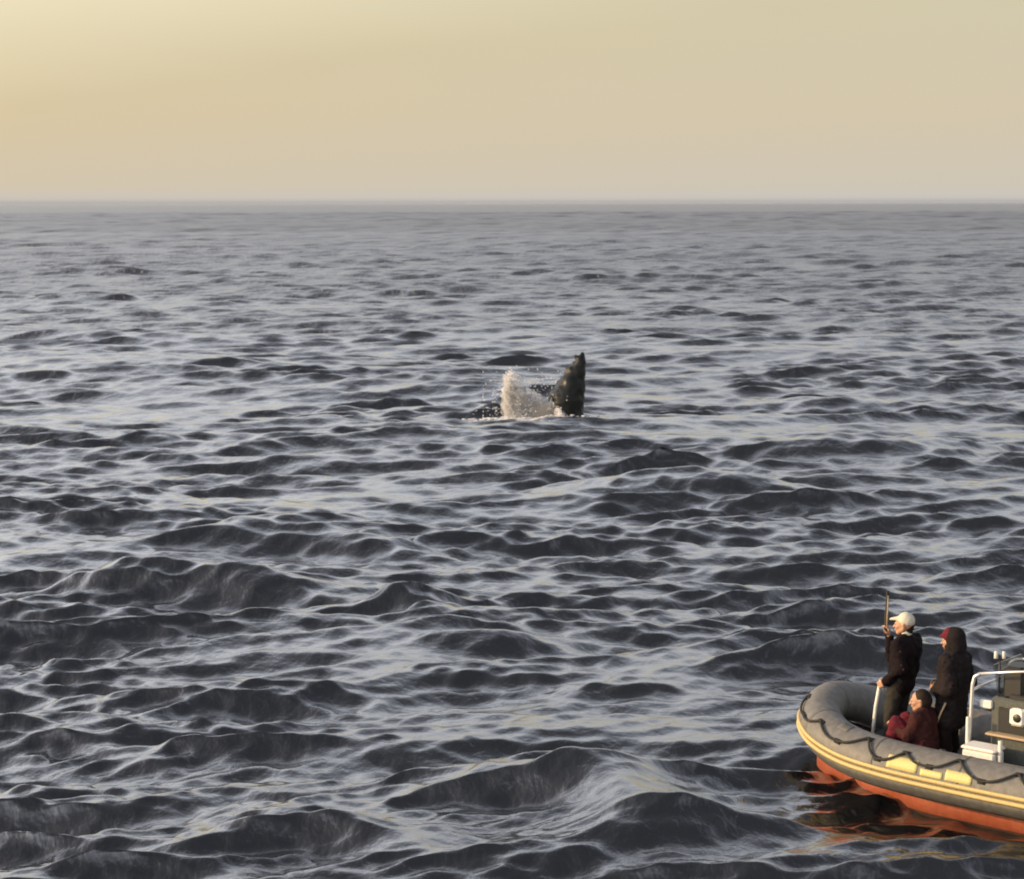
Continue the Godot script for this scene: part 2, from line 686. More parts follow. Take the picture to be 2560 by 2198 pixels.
# ------------------------------------------------------------------ whale
func make_whale() -> void:
	var w := thing("whale", "dark grey whale thrusting its pointed knobbly tip steeply out of the sea", "whale", Vector3(1.9, -0.02, -68.8), 0.0)
	var chain := [[-0.25, -1.9, -0.3, 0.78], [-0.08, -0.6, -0.1, 0.66], [-0.08, 0.0, 0.0, 0.66], [0.01, 0.58, 0.02, 0.60], [0.20, 1.08, 0.03, 0.46], [0.38, 1.56, 0.03, 0.29], [0.49, 1.90, 0.02, 0.175], [0.56, 2.20, 0.0, 0.07]]
	var bones := []
	for i in chain.size() - 1:
		var a: Array = chain[i]
		var b: Array = chain[i + 1]
		bones.append(bone(a[0], a[1], a[2], b[0], b[1], b[2], a[3], b[3]))
	# knobs down the slanting edge, and a small hooked lip at the tip
	for k in [[-0.50, 0.72, 0.05, 0.12], [-0.38, 0.92, 0.10, 0.09], [-0.25, 1.14, 0.02, 0.09], [-0.10, 1.30, 0.12, 0.055], [0.03, 1.60, 0.05, 0.10], [0.14, 1.66, 0.12, 0.05], [0.25, 1.86, 0.03, 0.045], [0.33, 2.10, 0.03, 0.06], [0.05, 1.2, 0.38, 0.05], [-0.15, 0.95, 0.38, 0.06]]:
		bones.append(bone(k[0], k[1], k[2], k[0] - 0.02, k[1] + 0.03, k[2], k[3], k[3] * 0.7))
	part("body", blob_mesh(bones, 0.03, 0.12, 0.035, 2.2), mats["whale_skin"], w)


func make_splash() -> void:
	var s := thing("splash", "cream-lit burst of white spray thrown up left of the whale", "splash", Vector3(0.6, 0.0, -68.5), 0.0)
	var rng := RandomNumberGenerator.new()
	rng.seed = 99
	var drop := SphereMesh.new()
	drop.radius = 1.0
	drop.height = 2.0
	drop.radial_segments = 6
	drop.rings = 3
	var noise := FastNoiseLite.new()
	noise.seed = 5
	noise.frequency = 1.5
	var spots: Array[Transform3D] = []
	var tries := 0
	while spots.size() < 17000 and tries < 300000:
		tries += 1
		var x := rng.randf_range(-1.05, 1.4)
		var y := rng.randf_range(-0.15, 1.75)
		var z := rng.randf_range(-0.3, 0.3)
		if x > 0.75:
			z += 0.75 * smoothstep(0.75, 1.05, x)
		# tall at the left end, sinking to the right, with a ragged top
		var top := 1.38 - 0.72 * smoothstep(-0.45, 0.35, x) + 0.16 * sin(x * 7.0) + 0.30 * noise.get_noise_2d(x * 2.0, z * 2.0)
		if x > 0.85:
			top = 0.36 - 0.28 * smoothstep(0.95, 1.35, x) + 0.10 * noise.get_noise_2d(x * 4.0, z * 3.0)
		var side := smoothstep(-1.0, -0.78, x + 0.15 * noise.get_noise_2d(y * 2.0, 9.0)) * (1.0 - smoothstep(1.05, 1.4, x)) * (1.0 - smoothstep(0.12, 0.3, absf(z if x < 0.75 else z - 0.75 * smoothstep(0.75, 1.05, x))))
		var dense := (1.0 - smoothstep(top - 0.22, top + 0.14, y)) * side
		dense *= clampf(0.75 + 1.0 * noise.get_noise_3d(x * 2.2, y * 2.2, z * 2.2), 0.05, 1.0)
		if rng.randf() > dense:
			continue
		var r := 0.005 + 0.013 * pow(rng.randf(), 3.0) + 0.004 * dense * rng.randf()
		var b := Basis(Vector3.UP, rng.randf() * TAU).scaled(Vector3(r * rng.randf_range(0.7, 1.5), r * rng.randf_range(0.8, 2.0), r))
		spots.append(Transform3D(b, Vector3(x, y, z)))
	# loose drops flung out beyond the burst
	for i in 350:
		var x := rng.randfn(-0.2, 0.75)
		var y := absf(rng.randfn(0.5, 0.55))
		var r := rng.randf_range(0.006, 0.018)
		spots.append(Transform3D(Basis.IDENTITY.scaled(Vector3(r, r * 1.6, r)), Vector3(clampf(x, -1.6, 1.3), y, rng.randfn(0.0, 0.4))))
	var mm := MultiMesh.new()
	mm.transform_format = MultiMesh.TRANSFORM_3D
	mm.mesh = drop
	mm.instance_count = spots.size()
	for i in spots.size():
		mm.set_instance_transform(i, spots[i])
	var o := MultiMeshInstance3D.new()
	o.name = "spray"
	o.multimesh = mm
	o.material_override = mats["spray_water"]
	o.set_meta("kind", "stuff")
	s.add_child(o)
	# fine mist hanging in the burst
	for q in [[-0.72, 0.42, 0.0, 0.55, 1.0], [-0.66, 0.95, 0.0, 0.5, 0.8], [-0.35, 0.55, 0.05, 0.7, 1.1], [0.0, 0.38, 0.0, 0.8, 0.85], [0.35, 0.30, 0.1, 0.8, 0.7], [0.68, 0.26, 0.25, 0.7, 0.6]]:
		var mist := FogVolume.new()
		mist.name = "mist"
		mist.shape = RenderingServer.FOG_VOLUME_SHAPE_ELLIPSOID
		mist.size = Vector3(q[3], q[4], 0.7)
		var fm := FogMaterial.new()
		fm.resource_name = "spray_mist"
		fm.density = 1.7
		fm.albedo = Color(0.98, 0.98, 0.98)
		mist.material = fm
		mist.position = Vector3(q[0], q[1], q[2])
		mist.set_meta("kind", "stuff")
		s.add_child(mist, true)
	# foam lying on the water round the foot of the burst
	var foam := MultiMesh.new()
	foam.transform_format = MultiMesh.TRANSFORM_3D
	foam.mesh = drop
	foam.instance_count = 2600
	for i in 2600:
		var x := rng.randfn(0.15, 0.85)
		var z := rng.randfn(0.35, 0.75)
		var r := rng.randf_range(0.015, 0.05)
		var y := sea_height(x + 0.6, z - 68.5)
		foam.set_instance_transform(i, Transform3D(Basis.IDENTITY.scaled(Vector3(r * 1.8, r * 0.5, r * 1.4)), Vector3(x, y, z)))
	var fo := MultiMeshInstance3D.new()
	fo.name = "foam"
	fo.multimesh = foam
	fo.material_override = mats["spray_water"]
	fo.set_meta("kind", "stuff")
	s.add_child(fo)


# ------------------------------------------------------------------ boat
var rim_pos := PackedVector3Array()
var rim_out := PackedVector3Array()
var rim_s := PackedFloat32Array()
const TUBE_R := 0.30


func make_rim() -> void:
	# middle line of the buoyancy tube, from the far stern round the bow to the near stern
	var half := [Vector3(0.14, 0.95, 0.0), Vector3(0.18, 0.92, 0.26), Vector3(0.30, 0.83, 0.53), Vector3(0.62, 0.72, 0.79), Vector3(1.05, 0.63, 0.92), Vector3(1.65, 0.595, 1.0), Vector3(2.4, 0.585, 1.03), Vector3(3.4, 0.59, 1.05), Vector3(4.6, 0.60, 1.05), Vector3(6.3, 0.61, 1.02)]
	var c := Curve3D.new()
	c.bake_interval = 0.03
	var pts := PackedVector3Array()
	for i in range(half.size() - 1, 0, -1):
		pts.append(half[i] * Vector3(1, 1, -1))
	for p in half:
		pts.append(p)
	for i in pts.size():
		var d := (pts[mini(i + 1, pts.size() - 1)] - pts[maxi(i - 1, 0)]) / 6.0
		c.add_point(pts[i], -d, d)
	rim_pos = c.get_baked_points()
	var middle := 0
	for i in rim_pos.size():
		if rim_pos[i].x < rim_pos[middle].x:
			middle = i
	var s := 0.0
	var at := PackedFloat32Array()
	for i in rim_pos.size():
		if i > 0:
			s += rim_pos[i].distance_to(rim_pos[i - 1])
		at.append(s)
		var t := rim_pos[mini(i + 1, rim_pos.size() - 1)] - rim_pos[maxi(i - 1, 0)]
		t.y = 0.0
		rim_out.append(Vector3.UP.cross(t).normalized() * -1.0)
	for i in at.size():
		rim_s.append(at[i] - at[middle])
	if rim_out[middle].x > 0.0:
		for i in rim_out.size():
			rim_out[i] = -rim_out[i]


func rim_point(s: float, angle: float, r: float) -> Vector3:
	# a point off the tube's middle line: angle 0 points straight outwards, 90 degrees up
	var i := clampi(rim_s.bsearch(s), 1, rim_s.size() - 1)
	var t := clampf((s - rim_s[i - 1]) / (rim_s[i] - rim_s[i - 1]), 0.0, 1.0)
	var p := rim_pos[i - 1].lerp(rim_pos[i], t)
	var o := rim_out[i - 1].lerp(rim_out[i], t).normalized()
	r *= 1.0 - 0.16 * exp(-s * s / 0.55)
	return p + o * cos(angle) * r + Vector3.UP * sin(angle) * r


func sweep_rim(profile: Array, from: float, to: float, count: int, squeeze := false) -> ArrayMesh:
	# profile of [angle in degrees, distance from the middle line]
	var st := begin()
	var rings := []
	for i in count + 1:
		var s := lerpf(from, to, float(i) / count)
		var k := 1.0
		if squeeze:
			# rounded closed ends at the stern
			var e := minf(s - from, to - s)
			k = sqrt(clampf(1.0 - pow(1.0 - clampf(e / 0.4, 0.0, 1.0), 2.0), 0.0, 1.0)) if e < 0.4 else 1.0
			k = maxf(k, 0.08)
		var ring := PackedVector3Array()
		for q in profile:
			ring.append(rim_point(s, deg_to_rad(q[0]), q[1] * k))
		rings.append(ring)
	grid(st, rings, true, true)
	return finish(st)


func make_boat() -> void:
	make_rim()
	var b := thing("inflatable_boat", "grey inflatable boat with yellow trim and red hull, cut off by the right edge", "boat", BOAT_AT, BOAT_TURN)
	var s0 := rim_s[0] + 0.02
	var s1 := rim_s[rim_s.size() - 1] - 0.02
	var circle := []
	for j in 28:
		circle.append([360.0 * j / 28, TUBE_R])
	part("tube", sweep_rim(circle, s0, s1, 260, true), mats["tube_fabric"], b)
	# glued seams round the tube, and a couple of darker repair patches
	var hoop := []
	for j in 28:
		hoop.append([360.0 * j / 28, TUBE_R + 0.003])
	for side in [1.0, -1.0]:
		for at in [0.0, 0.85, 1.9, 3.05, 4.2, 5.3]:
			if at == 0.0 and side < 0.0:
				continue
			part("seam", sweep_rim(hoop, side * at - 0.022, side * at + 0.022, 2), mats["seam_fabric"], b)
	part("repair_patch", sweep_rim([[64.0, 0.29], [65.0, 0.305], [80.0, 0.306], [94.0, 0.305], [95.0, 0.29]], 1.25, 1.42, 4), mats["seam_fabric"], b)
	part("valve", sweep_rim([[101.0, 0.29], [102.0, 0.312], [107.0, 0.318], [112.0, 0.312], [113.0, 0.29]], 2.62, 2.68, 3), mats["black_vinyl"], b)
	# two yellow strakes; the wear strip below has shade painted into its darker grey
	part("rubbing_strake", sweep_rim([[-2.0, 0.285], [-1.0, 0.328], [3.0, 0.335], [7.0, 0.328], [8.0, 0.285]], s0 + 0.4, s1 - 0.4, 240), mats["yellow_rubber"], b)
	part("rubbing_strake", sweep_rim([[-16.0, 0.285], [-15.0, 0.335], [-11.0, 0.345], [-6.5, 0.335], [-5.5, 0.285]], s0 + 0.4, s1 - 0.4, 240), mats["yellow_rubber"], b)
	part("shaded_wear_strip", sweep_rim([[-78.0, 0.290], [-72.0, 0.312], [-50.0, 0.314], [-30.0, 0.314], [-19.0, 0.312], [-17.0, 0.290]], s0 + 0.4, s1 - 0.4, 240), mats["seam_fabric"], b)
	# yellow panels glued to the near side of the tube
	for q in [[2.12, 2.52, 11.0, 42.0], [2.57, 2.86, 10.0, 26.0], [2.90, 3.24, 11.0, 36.0]]:
		var lo: float = q[2]
		var hi: float = q[3]
		part("yellow_panel", sweep_rim([[lo, 0.29], [lo + 0.6, 0.306], [lerpf(lo, hi, 0.33), 0.309], [lerpf(lo, hi, 0.66), 0.309], [hi - 0.6, 0.306], [hi, 0.29]], q[0], q[1], 10), mats["yellow_fabric"], b)
	# life lines: black rope looped between rubber patches
	for side in [1.0, -1.0]:
		var line := PackedVector3Array()
		var s := 0.42
		var upper := true
		var stops: Array[Vector2] = []
		var jitter := RandomNumberGenerator.new()
		jitter.seed = 12 + int(side)
		while s < 6.2:
			stops.append(Vector2(s, (60.0 if upper else 31.0) + jitter.randf_range(-9.0, 9.0)))
			s += 0.32 + jitter.randf_range(-0.10, 0.10)
			upper = not upper
		for i in stops.size() - 1:
			for k in 8:
				var t := k / 8.0
				var an := lerpf(stops[i].y, stops[i + 1].y, t)
				line.append(rim_point(side * lerpf(stops[i].x, stops[i + 1].x, t), deg_to_rad(an - 9.0 * sin(PI * t)), TUBE_R + 0.022 + 0.01 * sin(PI * t)))
		part("life_line", tube_along(line, 0.016, 0.016, 6), mats["rope_black"], b)
		for q in stops:
			part("rope_patch", sweep_rim([[q.y - 7.0, 0.29], [q.y - 6.0, 0.308], [q.y, 0.325], [q.y + 6.0, 0.308], [q.y + 7.0, 0.29]], side * q.x - 0.045, side * q.x + 0.045, 3), mats["rope_black"], b)
	make_hull(b)
	make_fittings(b)


func make_hull(b: Node3D) -> void:
	var st := begin()
	var band := begin()
	var rings := []
	var near := []
	var off := []
	for i in 41:
		var t := i / 40.0
		var x := lerpf(-0.04, 6.05, t * t * 0.55 + t * 0.45)
		# half width of the hull under the tube
		var z := 0.80 * pow(clampf((x + 0.05) / 2.0, 0.0, 1.0), 0.55)
		var top := 0.40 + 0.34 * pow(clampf(1.0 - x / 1.5, 0.0, 1.0), 1.6)
		var keel := lerpf(0.16, -0.42, smoothstep(-0.2, 0.9, x))
		var low := minf(0.0 + 0.08 * pow(clampf(1.0 - x / 1.2, 0.0, 1.0), 2.0), top - 0.1)
		var ring := PackedVector3Array([Vector3(x, top, z * 0.98), Vector3(x, top - 0.05, z), Vector3(x, low, z * 0.955), Vector3(x, lerpf(low, keel, 0.45), z * 0.74), Vector3(x, keel, 0.015)])
		for k in range(4, -1, -1):
			ring.append(ring[k] * Vector3(1, 1, -1))
		rings.append(ring)
		# the painted band stands 6 mm proud of the topsides
		var out := PackedVector3Array([Vector3(x, top - 0.045, z - 0.01), Vector3(x, top - 0.05, z + 0.006), Vector3(x, lerpf(top - 0.05, low, 0.5), z * 0.9775 + 0.006), Vector3(x, low + 0.004, z * 0.955 + 0.006), Vector3(x, low, z * 0.955 - 0.01)])
		near.append(out)
		var mirrored := PackedVector3Array()
		for p in out:
			mirrored.append(p * Vector3(1, 1, -1))
		off.append(mirrored)
	grid(st, rings, true, true)
	part("hull", finish(st), mats["hull_bottom"], b)
	for side in [near, off]:
		band = begin()
		grid(band, side, true, true)
		part("red_band", finish(band), mats["red_hull"], b)
	# decks: a raised one in the bow, the floor behind it (both stand clear above the hull's closed top)
	var bow := begin(false)
	var dr := []
	for i in 13:
		var x := 0.22 + 1.2 * i / 12.0
		var z := minf(0.80, 0.92 * sqrt(clampf((x - 0.16) / 0.9, 0.0, 1.0)))
		dr.append(PackedVector3Array([Vector3(x, 0.51, -z), Vector3(x, 0.55, -z + 0.01), Vector3(x, 0.55, z - 0.01), Vector3(x, 0.51, z)]))
	grid(bow, dr, true, true)
	part("bow_deck", finish(bow), mats["deck_grey"], b)
	part("floor", rounded_box(Vector3(4.7, 0.04, 1.62), Vector3(3.7, 0.42, 0.0), 0.012), mats["deck_grey"], b)
	part("low_step", rounded_box(Vector3(0.62, 0.13, 0.52), Vector3(1.75, 0.505, 0.36), 0.02), mats["deck_grey"], b)
	part("transom", rounded_box(Vector3(0.08, 0.75, 1.7), Vector3(6.1, 0.55, 0.0), 0.02), mats["white_paint"], b)


func make_fittings(b: Node3D) -> void:
	# white grab pole in the bow
	part("grab_pole", tube_along(PackedVector3Array([Vector3(0.86, 0.55, 0.22), Vector3(0.90, 1.05, 0.20), Vector3(0.945, 1.36, 0.18), Vector3(0.965, 1.41, 0.17)]), 0.024, 0.024, 10), mats["white_paint"], b)
	# console with its screen, wheel and pale box frame
	var con := part("console", rounded_box(Vector3(0.66, 1.0, 0.78), Vector3(2.82, 0.94, -0.16), 0.03), mats["console_green"], b)
	var st := begin(false)
	add_box(st, Vector3(0.03, 0.42, 0.74), Vector3(2.53, 1.62, -0.20), 0.006, 0.2)
	part("windscreen", finish(st), mats["tinted_glass"], con)
	part("dashboard", rounded_box(Vector3(0.34, 0.07, 0.74), Vector3(2.88, 1.465, -0.16), 0.015), mats["black_vinyl"], con)
	part("side_panel", rounded_box(Vector3(0.44, 0.30, 0.02), Vector3(2.82, 1.18, 0.237), 0.008), mats["black_vinyl"], con)
	part("shelf", rounded_box(Vector3(0.80, 0.03, 0.12), Vector3(2.88, 1.0, 0.29), 0.01), mats["tan_wood"], con)
	part("bracket", rounded_box(Vector3(0.16, 0.10, 0.05), Vector3(2.44, 1.34, 0.24), 0.012), mats["white_paint"], con)
	var ring := PackedVector3Array()
	for i in 25:
		var a := TAU * i / 24.0
		ring.append(Vector3(3.20 + 0.05 * sin(a), 1.20 + 0.17 * sin(a), -0.16 + 0.17 * cos(a)))
	part("steering_wheel", tube_along(ring, 0.014, 0.014, 8), mats["black_vinyl"], con)
	part("steering_column", tube_along(PackedVector3Array([Vector3(3.09, 1.16, -0.16), Vector3(3.20, 1.20, -0.16)]), 0.02), mats["steel"], con)
	var dial := part("dial_box", rounded_box(Vector3(0.20, 0.22, 0.09), Vector3(2.88, 1.26, 0.295), 0.03), mats["white_paint"], con)
	part("dial_face", tube_along(PackedVector3Array([Vector3(2.89, 1.255, 0.33), Vector3(2.89, 1.255, 0.343), Vector3(2.89, 1.255, 0.346)]), 0.055, 0.05, 14), mats["black_vinyl"], dial)
	part("screen_housing", rounded_box(Vector3(0.26, 0.40, 0.34), Vector3(2.74, 1.63, 0.0), 0.03), mats["black_vinyl"], con)
	# upright frame: posts, top rails and low rails on both sides, joined across the front
	for z in [0.34, -0.62]:
		part("frame_post", tube_along(PackedVector3Array([Vector3(2.26, 0.44, z), Vector3(2.28, 1.0, z), Vector3(2.30, 1.58, z), Vector3(2.325, 1.68, z), Vector3(2.40, 1.73, z)]), 0.024, 0.022, 10), mats["steel"], b)
		part("frame_post", tube_along(PackedVector3Array([Vector3(3.30, 0.44, z), Vector3(3.30, 1.90, z)]), 0.024, 0.022, 10), mats["steel"], b)
		part("frame_rail", tube_along(PackedVector3Array([Vector3(2.38, 1.728, z), Vector3(2.80, 1.81, z), Vector3(3.30, 1.90, z)]), 0.015, 0.015, 10), mats["steel"], b)
	part("frame_rail", tube_along(PackedVector3Array([Vector3(2.31, 1.52, 0.34), Vector3(2.30, 1.53, -0.62)]), 0.018, 0.018, 10), mats["steel"], b)
	# slim pole with two small white lamps beside the screen
	var pole := part("lamp_pole", tube_along(PackedVector3Array([Vector3(2.56, 1.42, 0.16), Vector3(2.56, 1.90, 0.16)]), 0.012), mats["black_vinyl"], b)
	part("cross_bar", tube_along(PackedVector3Array([Vector3(2.52, 1.905, 0.19), Vector3(2.60, 1.905, 0.13)]), 0.012), mats["black_vinyl"], pole)
	for k in [0, 1]:
		var c := Vector3(2.522, 1.95, 0.188).lerp(Vector3(2.598, 1.95, 0.132), k)
		part("lamp", tube_along(PackedVector3Array([c - Vector3(0, 0.04, 0), c + Vector3(0, 0.03, 0), c + Vector3(0, 0.045, 0)]), 0.026, 0.018, 12), mats["white_paint"], pole)
	# padded black helm seat
	var seat := part("helm_seat", rounded_box(Vector3(0.42, 0.70, 0.44), Vector3(3.72, 0.79, -0.16), 0.03), mats["console_green"], b)
	part("cushion", rounded_box(Vector3(0.44, 0.11, 0.46), Vector3(3.71, 1.20, -0.12), 0.04), mats["black_vinyl"], seat)
	part("seat_back", rounded_box(Vector3(0.12, 0.52, 0.46), Vector3(3.95, 1.45, -0.12), 0.045, -0.12), mats["black_vinyl"], seat)


func make_bench() -> void:
	var o := thing("white_bench_box", "white box seat with an upright post at each end, inside the near tube", "box", boat_point(2.56, 0.44, 0.54), BOAT_TURN)
	part("box", rounded_box(Vector3(0.42, 0.42, 0.28), Vector3(0.0, 0.21, 0.0), 0.02), mats["white_paint"], o)
	part("lid", rounded_box(Vector3(0.45, 0.045, 0.31), Vector3(0.0, 0.445, 0.0), 0.018), mats["white_paint"], o)
	part("post", tube_along(PackedVector3Array([Vector3(-0.245, 0.02, -0.08), Vector3(-0.25, 0.40, -0.08), Vector3(-0.25, 0.74, -0.08), Vector3(-0.245, 0.76, -0.08)]), 0.026, 0.022), mats["white_paint"], o)
	part("post", tube_along(PackedVector3Array([Vector3(0.245, 0.02, 0.06), Vector3(0.25, 0.34, 0.06), Vector3(0.25, 0.56, 0.06), Vector3(0.245, 0.58, 0.06)]), 0.03, 0.025), mats["white_paint"], o)


# ------------------------------------------------------------------ people: forward is -x, their left is +z
func hand_bones(wrist: Vector3, along: Vector3, palm: Vector3, thumb_side: Vector3, curl: float) -> Array:
	# palm normal points to where the fingers close; fingers are rooted in the palm, the thumb at its side
	var out := []
	var f := along.normalized()
	var t := (thumb_side - f * thumb_side.dot(f)).normalized()
	var p := (palm - f * palm.dot(f) - t * palm.dot(t)).normalized()
	for k in 4:
		var off := (1.5 - k) * 0.019
		out.append([wrist + t * off * 0.5, wrist + f * 0.085 + t * off, 0.016, 0.0125])
		var base := wrist + f * 0.085 + t * off
		var length: float = [0.036, 0.041, 0.038, 0.030][k]
		var dir := f
		var at := base
		for j in 3:
			dir = dir * cos(curl) + p * sin(curl)
			p = (p - dir * p.dot(dir)).normalized()
			var next: Vector3 = at + dir * length * [1.0, 0.72, 0.58][j]
			out.append([at, next, 0.0095 - 0.001 * j, 0.0088 - 0.001 * j])
			at = next
		p = (palm - f * palm.dot(f) - t * palm.dot(t)).normalized()
	var root := wrist + f * 0.03 + t * 0.028
	var mid := root + (f * 0.6 + t * 0.55 + p * 0.45).normalized() * 0.045
	out.append([root, mid, 0.014, 0.011])
	out.append([mid, mid + (f * 0.75 + p * 0.75).normalized() * 0.034, 0.0105, 0.0085])
	return out


func head_bones(c: Vector3, fwd: Vector3, side: Vector3) -> Array:
	# c is the middle of the head at eye height
	var up := side.cross(fwd).normalized()
	if up.y < 0.0:
		up = -up
	var out := []
	out.append([c - fwd * 0.018 + up * 0.028, c - fwd * 0.030 + up * 0.022, 0.088, 0.086])
	out.append([c + fwd * 0.032 - up * 0.01, c + fwd * 0.030 + up * 0.04, 0.062, 0.058])
	out.append([c + fwd * 0.040 - up * 0.06, c + fwd * 0.056 - up * 0.092, 0.046, 0.030])
	for s in [1.0, -1.0]:
		out.append([c - fwd * 0.005 - up * 0.045 + side * s * 0.045, c + fwd * 0.05 - up * 0.09 + side * s * 0.018, 0.032, 0.022])
		out.append([c + fwd * 0.082 + up * 0.012 + side * s * 0.034, c + fwd * 0.086 + up * 0.014 + side * s * 0.014, 0.010, 0.010])
		out.append([c - fwd * 0.012 + up * 0.012 + side * s * 0.083, c - fwd * 0.018 - up * 0.03 + side * s * 0.080, 0.014, 0.010])
		out.append([c + fwd * 0.066 - up * 0.025 + side * s * 0.036, c + fwd * 0.07 - up * 0.03 + side * s * 0.030, 0.018, 0.016])
	out.append([c + fwd * 0.090 + up * 0.002, c + fwd * 0.112 - up * 0.034, 0.009, 0.014])
	out.append([c + fwd * 0.088 - up * 0.064 - side * 0.016, c + fwd * 0.088 - up * 0.064 + side * 0.016, 0.009, 0.009])
	return out


func add_eyes(parent: Node, c: Vector3, fwd: Vector3, side: Vector3) -> void:
	for s in [1.0, -1.0]:
		var m := SphereMesh.new()
		m.radius = 0.012
		m.height = 0.024
		m.radial_segments = 12
		m.rings = 6
		var e := part("eye", m, mats["hair_brown"], parent)
		e.position = c + fwd * 0.083 + side * s * 0.032


func body_mesh(bones: Array, head: Array, hands: Array) -> ArrayMesh:
	var st := begin()
	blob(st, bones, 0.014, 0.045)
	blob(st, head, 0.0055, 0.022)
	for h in hands:
		blob(st, h, 0.0035, 0.007)
	return finish(st)


func boots(parent: Node, ankles: Array, dir: Vector3) -> void:
	for a in ankles:
		var p: Vector3 = a
		part("boot", blob_mesh([[p + Vector3(0, 0.10, 0), p + Vector3(0, -0.01, 0), 0.056, 0.052], [p - Vector3(0, 0.035, 0), p + dir * 0.17 - Vector3(0, 0.042, 0), 0.045, 0.036]], 0.014, 0.03), mats["boots"], parent)


func make_person_pointing() -> void:
	var o := thing("person", "person in pale cap and black jacket standing in the bow, one forearm raised", "person", boat_point(1.12, 0.55, 0.02), BOAT_TURN)
	o.scale = Vector3.ONE * 1.11
	var fwd := Vector3(-0.96, 0.04, 0.28).normalized()
	var side := fwd.cross(Vector3.UP).normalized() * -1.0
	var eye := Vector3(0.055, 1.41, 0.01)
	# joints
	var hipl := Vector3(0.035, 0.80, 0.085)
	var hipr := Vector3(0.035, 0.80, -0.085)
	var kneel := Vector3(-0.03, 0.44, 0.115)
	var kneer := Vector3(-0.02, 0.44, -0.10)
	var ankl := Vector3(-0.045, 0.085, 0.125)
	var ankr := Vector3(-0.03, 0.085, -0.11)
	var shl := Vector3(0.085, 1.20, 0.175)
	var shr := Vector3(0.085, 1.20, -0.175)
	var elr := Vector3(-0.155, 0.99, -0.13)
	var wrr := Vector3(-0.175, 1.225, -0.07)
	var ell := Vector3(0.16, 0.96, 0.25)
	var wrl := Vector3(-0.08, 0.74, 0.20)
	var bones := [[hipl, kneel, 0.080, 0.054], [kneel, ankl, 0.052, 0.036], [hipr, kneer, 0.080, 0.054], [kneer, ankr, 0.052, 0.036], [ankl, ankl + Vector3(-0.16, -0.05, 0.0), 0.036, 0.026], [ankr, ankr + Vector3(-0.16, -0.05, 0.0), 0.036, 0.026],
		[hipl, hipr, 0.10, 0.10], [Vector3(0.04, 0.86, 0.045), Vector3(0.085, 1.15, 0.06), 0.10, 0.11], [Vector3(0.04, 0.86, -0.045), Vector3(0.085, 1.15, -0.06), 0.10, 0.11],
		[shl, shr, 0.062, 0.062], [shl, ell, 0.052, 0.040], [ell, wrl, 0.040, 0.026], [shr, elr, 0.052, 0.040], [elr, wrr, 0.040, 0.026], [Vector3(0.085, 1.2, 0), eye - fwd * 0.02 - Vector3(0, 0.06, 0), 0.062, 0.050]]
	var hr := hand_bones(wrr, Vector3(0.02, 1.0, 0.05), Vector3(-0.9, 0.0, 0.3), Vector3(0.3, 0.0, 0.9), 0.62)
	var hl := hand_bones(wrl, Vector3(-0.86, -0.34, -0.25), Vector3(0.1, -0.3, -0.95), Vector3(-0.3, 0.95, 0.0), 0.55)
	part("body", body_mesh(bones, head_bones(eye, fwd, side), [hr, hl]), mats["skin"], o)
	add_eyes(o, eye, fwd, side)
	part("jacket", blob_mesh([[Vector3(0.03, 0.72, 0.05), Vector3(0.09, 1.13, 0.07), 0.135, 0.145], [Vector3(0.03, 0.72, -0.05), Vector3(0.09, 1.13, -0.07), 0.135, 0.145], [shl, shr, 0.082, 0.082], [shl, ell, 0.078, 0.062], [ell, wrl.lerp(ell, 0.12), 0.062, 0.046], [shr, elr, 0.080, 0.068], [elr, wrr.lerp(elr, 0.12), 0.068, 0.052], [Vector3(0.09, 1.22, 0.0), Vector3(0.075, 1.285, 0.0), 0.085, 0.070]], 0.014, 0.05, 0.022), mats["jacket_black"], o)
	part("trousers", blob_mesh([[hipl, hipr, 0.118, 0.118], [hipl, kneel, 0.102, 0.078], [kneel, ankl + Vector3(0, 0.04, 0), 0.078, 0.066], [hipr, kneer, 0.102, 0.078], [kneer, ankr + Vector3(0, 0.04, 0), 0.078, 0.066]], 0.014, 0.03, 0.018), mats["trousers_olive"], o)
	boots(o, [ankl, ankr], Vector3(-0.97, 0, 0.1))
	# brown hair showing at the nape, pale cap over it
	part("hair", blob_mesh([[eye - fwd * 0.055 - Vector3(0, 0.01, 0), eye - fwd * 0.055 - Vector3(0, 0.06, 0), 0.066, 0.050]], 0.008, 0.02), mats["hair_brown"], o)
	var up := Vector3.UP
	part("cap", blob_mesh([[eye - fwd * 0.022 + up * 0.056, eye - fwd * 0.036 + up * 0.050, 0.092, 0.090], [eye + fwd * 0.07 + up * 0.065 + side * 0.03, eye + fwd * 0.15 + up * 0.050 + side * 0.02, 0.020, 0.012], [eye + fwd * 0.07 + up * 0.065 - side * 0.03, eye + fwd * 0.15 + up * 0.050 - side * 0.02, 0.020, 0.012]], 0.007, 0.03), mats["cap_pale"], o)
	# the pale neck cloth below the cap
	part("neck_cloth", blob_mesh([[eye - Vector3(0, 0.10, 0) - fwd * 0.03, eye - Vector3(0, 0.15, 0) - fwd * 0.02, 0.062, 0.074]], 0.008, 0.02), mats["cap_pale"], o)
	# what the raised hand holds
	var grip := wrr + Vector3(-0.035, 0.085, 0.02)
	var st := begin()
	add_tube(st, PackedVector3Array([grip - Vector3(0, 0.06, 0), grip + Vector3(0.002, 0.05, 0), grip + Vector3(0.02, 0.44, 0.01), grip + Vector3(0.022, 0.455, 0.01)]), 0.024, 0.012, 10)
	var stick := part("stick", finish(st), mats["rope_black"], self)
	self.remove_child(stick)
	var holder := thing("hand_stick", "thin dark stick held upright in the raised hand of the capped person", "stick", o.position, BOAT_TURN)
	holder.scale = o.scale
	holder.add_child(stick, true)
